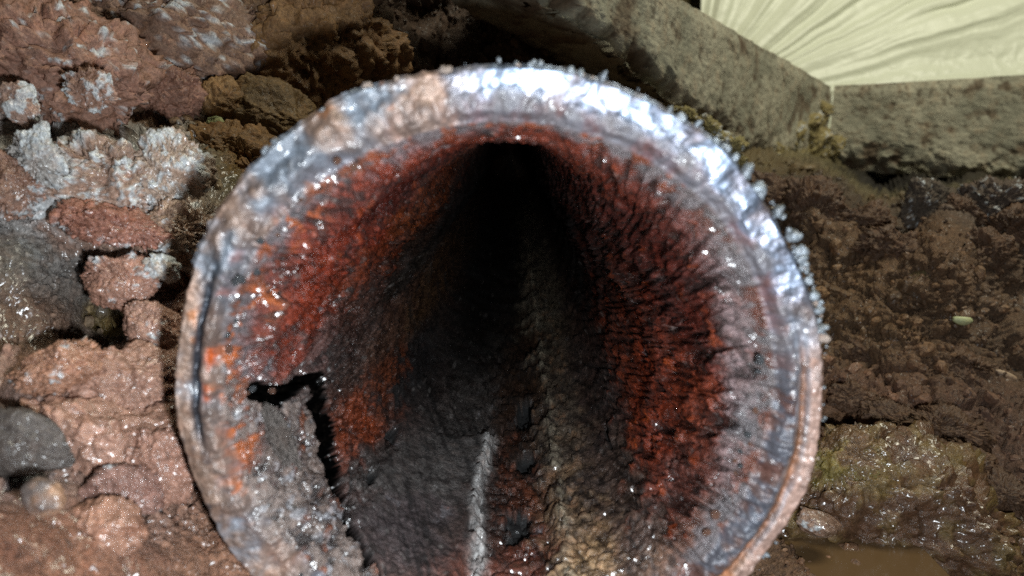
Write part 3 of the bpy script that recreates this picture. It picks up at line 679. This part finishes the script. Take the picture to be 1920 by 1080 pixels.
rock('clay_clod', 292, 610, .160, 95, 85, .7, PINK, 30, 'wet pink clod touching the pipe rim right of the olive hollow', 'clod', 6, .1, (0, 0), .25, .08, 6, .75, .1, .24, grain=.45)
rock('clay_clod', 110, 690, .140, 150, 80, .6, (.57, .42, .34), 31, 'tan clod at the left below the olive hollow', 'clod', 6, -.4, (0, 0), .25, .09, 6, .75, .05, .28, grain=.45, sink=.6)
rock('clay_clod', 245, 715, .146, 210, 110, .6, PINK, 32, 'large wet pink clod left of the pipe, under the olive hollow', 'clod', 6, -.05, (0, 0), .22, .07, 6, .7, .0, .24, grain=.45)
rock('clay_clod', 195, 815, .134, 260, 130, .6, PINK, 33, 'longest glistening pink clod, beside the dark grey stone', 'clod', 6, .25, (0, 0), .24, .05, 5, .8, .0, .20, freq=2.0, grain=.45, sink=.6)
rock('clay_clod', 300, 880, .133, 120, 140, .6, (.56, .42, .36), 34, 'wet pink clod against the lower left pipe rim', 'clod', 6, -.35, (0, 0), .22, .05, 5, .8, .0, .22, grain=.45)
rock('clay_clod', 235, 920, .127, 130, 100, .6, (.50, .38, .34), 35, 'brownish wet clod above the lowest round one', 'clod', 6, .2, (0, 0), .22, .06, 5, .8, .05, .18, grain=.45, sink=.6)
rock('clay_clod', 205, 990, .119, 125, 110, .7, (.55, .41, .34), 36, 'lowest round wet clod rising out of the smooth mud', 'clod', 6, .1, (0, 0), .18, .04, 5, .85, .0, .18, grain=.45, sink=.72)
rock('slate_stone', 20, 838, .122, 210, 130, .3, (.27, .245, .23), 37, 'dark grey wet stone at the left edge', 'stone', 6, .2, (0, 0), .14, .03, 5, .8, .0, .35, grain=.45, sink=.72)
rock('pebble', 82, 932, .106, 72, 62, .7, (.32, .29, .28), 38, 'grey and tan pebble half sunk in the mud below the dark grey stone', 'pebble', 5, .2, (0, 0), .15, .02, 4, .85, .0, .25, second=(.66, .52, .42), grain=.45)
# right-hand side
rock('boulder', 1690, 985, .212, 430, 300, .6, (.37, .27, .20), 50, 'big wet brown rock right of the pipe above the muddy water', 'rock', 6, .42, (0, 0), .16, .05, 9, .62, .0, .30, freq=1.9, second=(.44, .36, .22))
rock('boulder', 1580, 880, .215, 150, 150, .7, (.42, .32, .22), 51, 'yellowish brown rock touching the right pipe rim', 'rock', 6, .5, (0, 0), .2, .05, 7, .7, .0, .30, second=(.50, .44, .24))
rock('stone', 1532, 978, .200, 78, 46, .7, (.50, .40, .34), 52, 'small pale edged stone at the waterline by the rim', 'stone', 5, .25, (0, 0), .15, .03, 4, .85, .1, .25)
for (px, py, Y, w, h, sd, lb) in [(1672, 785, .270, 105, 62, 53, 'brown clod nearest the rim above the big wet rock'), (1775, 800, .262, 150, 70, 54, 'flat brown clod behind the middle of the big wet rock'),
                                  (1880, 925, .235, 120, 70, 55, 'brown clod at the right edge beside the big wet rock'), (1600, 745, .285, 80, 50, 56, 'small clod in the dark gap right of the rim'),
                                  (1850, 470, .530, 90, 70, 57, 'dull brown clod beside a black hole in the right bank'), (1800, 870, .250, 130, 60, 58, 'clod with a crack under it on the right bank'),
                                  (1440, 375, .46, 110, 80, 63, 'dark clod between the upper right rim and the slab corner'), (1535, 395, .44, 130, 90, 64, 'broad dark clod left of the black void under the slab'),
                                  (1620, 425, .42, 110, 70, 65, 'dark clod right below the black void under the slab'), (1800, 400, .40, 90, 60, 66, 'dark clod between the two grey lumps under the right slab'),
                                  (1915, 440, .40, 130, 80, 67, 'dark clod at the right edge below the larger grey lump'), (1700, 470, .39, 140, 80, 68, 'wide clod above the smooth tan flat stone'),
                                  (1780, 690, .34, 150, 70, 69, 'flat clod under the pale leaf scrap'), (1620, 660, .35, 110, 60, 95, 'clod touching the rim edge in the middle of the right bank')]:
    rock('soil_clod', px, py, Y, w, h, .7, (.33, .24, .17), sd, lb, 'clod', 6, .25, (0, 0), .30, .09, 8, .62, .0, .6)
rock('flat_stone', 1705, 548, .455, 105, 48, .35, (.44, .38, .25), 60, 'smooth tan flat stone set slanting in the right bank', 'stone', 6, -.75, (.5, 0), .06, .01, 7, .6, 0, .75)
rock('grey_clod', 1865, 385, .40, 130, 85, .6, (.33, .28, .24), 61, 'greyish lump hanging under the right concrete slab', 'clod', 6, 0, (0, 0), .3, .12, 7, .7, .1, .8)
rock('grey_clod', 1735, 385, .40, 70, 80, .6, (.31, .27, .23), 62, 'small grey lump beside the black void under the slab', 'clod', 6, 0, (0, 0), .35, .12, 7, .7, .1, .8)
# rubble by the slab corner and crumbs along the foot of the left slab
k = 0
for (px, py, Y, w) in [(1505, 235, .80, 60), (1535, 215, .83, 42), (1480, 262, .76, 58), (1525, 270, .80, 62), (1560, 275, .84, 40), (1450, 285, .70, 48), (1490, 300, .76, 46)]:
    rock('rubble', px, py, Y, w, w * .8, .9, (.52, .47, .31), 70 + k, ['largest yellowish rubble lump in the corner of the two slabs', 'topmost rubble lump right in the slab corner', 'rubble lump left of the largest one in the slab corner', 'rubble lump straight below the largest one in the slab corner', 'rubble lump against the right slab', 'rubble lump farthest left of the slab corner heap', 'lowest rubble lump of the slab corner heap'][k], 'rubble', 5, random.uniform(-1, 1), (0, 0), .35, .12, 7, .7, .1, .85)
    o = bpy.context.scene.objects[-1]; k += 1
k = 0
for (px, py, w) in [(1290, 225, 46), (1330, 240, 40), (1350, 262, 34), (1378, 275, 36), (1265, 215, 30), (1385, 300, 30)]:
    rock('crumb', px, py, .44, w, w * .75, .9, (.50, .46, .30), 90 + k, ['largest pale crumb behind the upper right rim', 'pale crumb right of the largest behind the rim', 'third pale crumb from the left behind the rim', 'fourth pale crumb from the left behind the rim', 'leftmost pale crumb behind the upper right rim', 'lowest pale crumb behind the upper right rim'][k], 'crumb', 5, random.uniform(-1, 1), (0, 0), .4, .15, 7, .7, .2, .85); k += 1

# ================================================================== CONCRETE SLABS
def slab(name, A, B, tk, back, label, seed, deep=.22, nu=320, nv=110, chip=1.0):
    """A, B: ends of the front top edge; back: direction away from the opening"""
    A = np.array(A); B = np.array(B); back = np.array(back, float); back /= np.linalg.norm(back)
    Lg = np.linalg.norm(B - A); u = np.linspace(0, 1, nu)
    # profile: (distance back, drop)
    thick = 1.0
    tb = np.linspace(deep, .002, 26); fr = np.linspace(0, thick, nv); bt = np.linspace(.002, deep, 26)
    pb = np.concatenate([tb, np.zeros(nv), bt]); pd = np.concatenate([np.zeros(26), fr, np.full(26, thick)])
    U, K = np.meshgrid(u, np.arange(len(pb)))
    base = A + (B - A) * U[..., None]; pos = base + back * pb[K][..., None] + np.array([0, 0, -1.]) * (pd[K] * np.interp(U, np.linspace(0, 1, len(tk)), tk))[..., None]
    q = pos.reshape(-1, 3); t = pd[K].ravel() / thick; bk = pb[K].ravel()
    m0 = fbm(q / .06 + seed, 4); m1 = fbm(q / .018 + seed, 4); m2 = fbm(q / .005 + seed, 4); m3 = fbm(q / .002, 3)
    w1, w2, wi = worley(q / .011 + seed + .3 * np.stack([m1, m2, m0], 1))
    off = .004 * m0 + .0022 * m1 * (.4 + t) + .0009 * m2 + .0004 * m3
    rb = sst(.55, .95, t + .25 * m0)            # broken lower part shows aggregate
    off = off + rb * (.004 * (wi - .5) + .003 * (.5 - w1)) * chip + rb * .010 * sst(.75, 1.05, t + .2 * m1)
    off = off + .004 * sst(.12, 0, t + .05 * m1) * chip * .5
    q = q + back * (off * (bk < .003))[:, None]
    q[:, 2] -= (t > .98) * (.006 * m0 + .006 * m1) + (t < .02) * .0012 * m1
    cb_ = lerp(lin(np.array([.68, .66, .58])), lin(np.array([.57, .56, .49])), sst(-.2, .3, m0))
    cb_ = lerp(cb_, lin(np.array([.36, .26, .17])), sst(.12, .45, m1 + .8 * m0) * .65)
    cb_ = lerp(cb_, lin(np.array([.30, .21, .13])), rb * sst(-.3, .3, m1) * .5)
    cb_ = lerp(cb_, lin(np.array([.26, .19, .12])), sst(.20, .36, m2 + .4 * m1) * .7)
    o = link(name, mesh_from(name, q - A, grid_faces(len(pb), nu), M['concrete'], {'Col': cb_, 'Prm': np.stack([.85 + 0 * m0, 0 * m0, 0 * m0], 1)}), None, label=label, category='concrete slab')
    o.location = A
    return o
C0 = at(1560, 161, .86)
A0 = at(1283, 0, .50); dirL = (C0 - A0) / np.linalg.norm(C0 - A0); lenL = np.linalg.norm(C0 - A0)
E0 = A0 - dirL * .62 * lenL                   # broken near end, off the top of the view
slab('concrete_slab', E0, C0 + dirL * .004, (.022, .030, .043, .064, .082, .094, .098, .098, .098), np.cross([0, 0, 1], dirL), 'left concrete slab with rust stained face running into the corner', 3.1, deep=.05)
B0 = at(1935, 139, .76); dirR = (B0 - C0) / np.linalg.norm(B0 - C0)
slab('concrete_slab', C0 + dirR * .003 + np.array([0, .002, 0]), B0 + dirR * .34, (.088, .100, .118, .132, .135, .135), np.cross([0, 0, 1], dirR), 'right concrete slab with broken lower edge over the dark void', 8.7, chip=1.4)

# ================================================================== PLASTIC SHEET
sm = bpy.data.materials.new('cream_plastic'); sm.use_nodes = True; sb = sm.node_tree.nodes['Principled BSDF']
sb.inputs['Base Color'].default_value = (.77, .80, .65, 1); sb.inputs['Roughness'].default_value = .42
tn = sm.node_tree.nodes.new('ShaderNodeTexNoise'); tn.inputs['Scale'].default_value = 45; tn.inputs['Detail'].default_value = 6
tb_ = sm.node_tree.nodes.new('ShaderNodeBump'); tb_.inputs['Strength'].default_value = .25; tb_.inputs['Distance'].default_value = .004
sm.node_tree.links.new(tn.outputs[0], tb_.inputs['Height']); sm.node_tree.links.new(tb_.outputs[0], sb.inputs['Normal'])
su, sv = 600, 300
UX, VY = np.meshgrid(np.linspace(1316, 2800, su), np.linspace(-500, 260, sv))
YS = 1.12 + (UX - 1500) * -.00012 + (VY - 100) * -.00022
PSH = at(UX, VY, YS); q = PSH.reshape(-1, 3)
ap = at(1290, 215, 1.14); rel = q - ap; ang = np.arctan2(rel[:, 2], rel[:, 0]); rr_ = np.hypot(rel[:, 0], rel[:, 2])
Z0 = np.zeros_like(ang)
wob_ = .05 * fbm(q / .12, 3)
f1 = fbm(np.stack([(ang + wob_) * 7, rr_ * 1.2, Z0], 1), 2, off=1.7)
f2 = fbm(np.stack([(ang + wob_) * 12, rr_ * 1.6, Z0 + 4], 1), 3, ridge=True)
f3 = fbm(np.stack([(ang + wob_ * .5) * 30, rr_ * 2.4, Z0 + 9], 1), 2)
near = sst(.12, .45, ang) * 1.0
amp = np.minimum(rr_, .35) / .35
q = q.copy(); q[:, 1] += amp * (.030 * f1 + near * (.010 * f2 + .002 * f3)) + .0015 * fbm(q / .03, 3)
q[:, 1] += .0025 * sst(.35, .6, fbm(q / .02, 3, ridge=True)) * sst(.3, .05, ang)
sh = link('plastic_sheet', mesh_from('plastic_sheet', q, grid_faces(sv, su), sm), None, label='cream plastic sheet with fanned folds hanging above the slabs', category='sheet')
md = sh.modifiers.new('thickness', 'SOLIDIFY'); md.thickness = .0006

# ================================================================== SMALL LITTER
def leafy(name, px, py, Y, w, h, colr, label, cat, rot, curl=.4, n=14):
    Y = float(depth(np.array([px]), np.array([py]))[0]) - .006; c = at(px, py, Y); kx = Y / FPX
    U, V = np.meshgrid(np.linspace(-1, 1, n), np.linspace(-1, 1, 7)); wid = np.sqrt(np.clip(1 - U ** 2 * .92, 0, 1))
    X = U * w / 2 * kx; Z = V * wid * h / 2 * kx; Yp = -curl * w / 2 * kx * (1 - U ** 2) + .25 * h * kx * V ** 2
    q = np.stack([X, Yp, Z], -1).reshape(-1, 3)
    m = material(name + '_surface', flat=tuple(lin(np.array(colr))), rough=.55, bump=.4, speck=.2)
    o = link(name, mesh_from(name, q, grid_faces(7, n), m), None, label=label, category=cat); o.location = c; o.rotation_euler = (.3, rot, 0)
    s_ = o.modifiers.new('thickness', 'SOLIDIFY'); s_.thickness = .0006
leafy('leaf_scrap', 1806, 601, .40, 40, 20, (.74, .76, .58), 'small pale green leaf scrap on the dark right bank', 'leaf', .1)
leafy('straw', 1888, 704, .335, 48, 14, (.72, .62, .52), 'short pale straw lying on the bank at the right edge', 'straw', .4, .15)
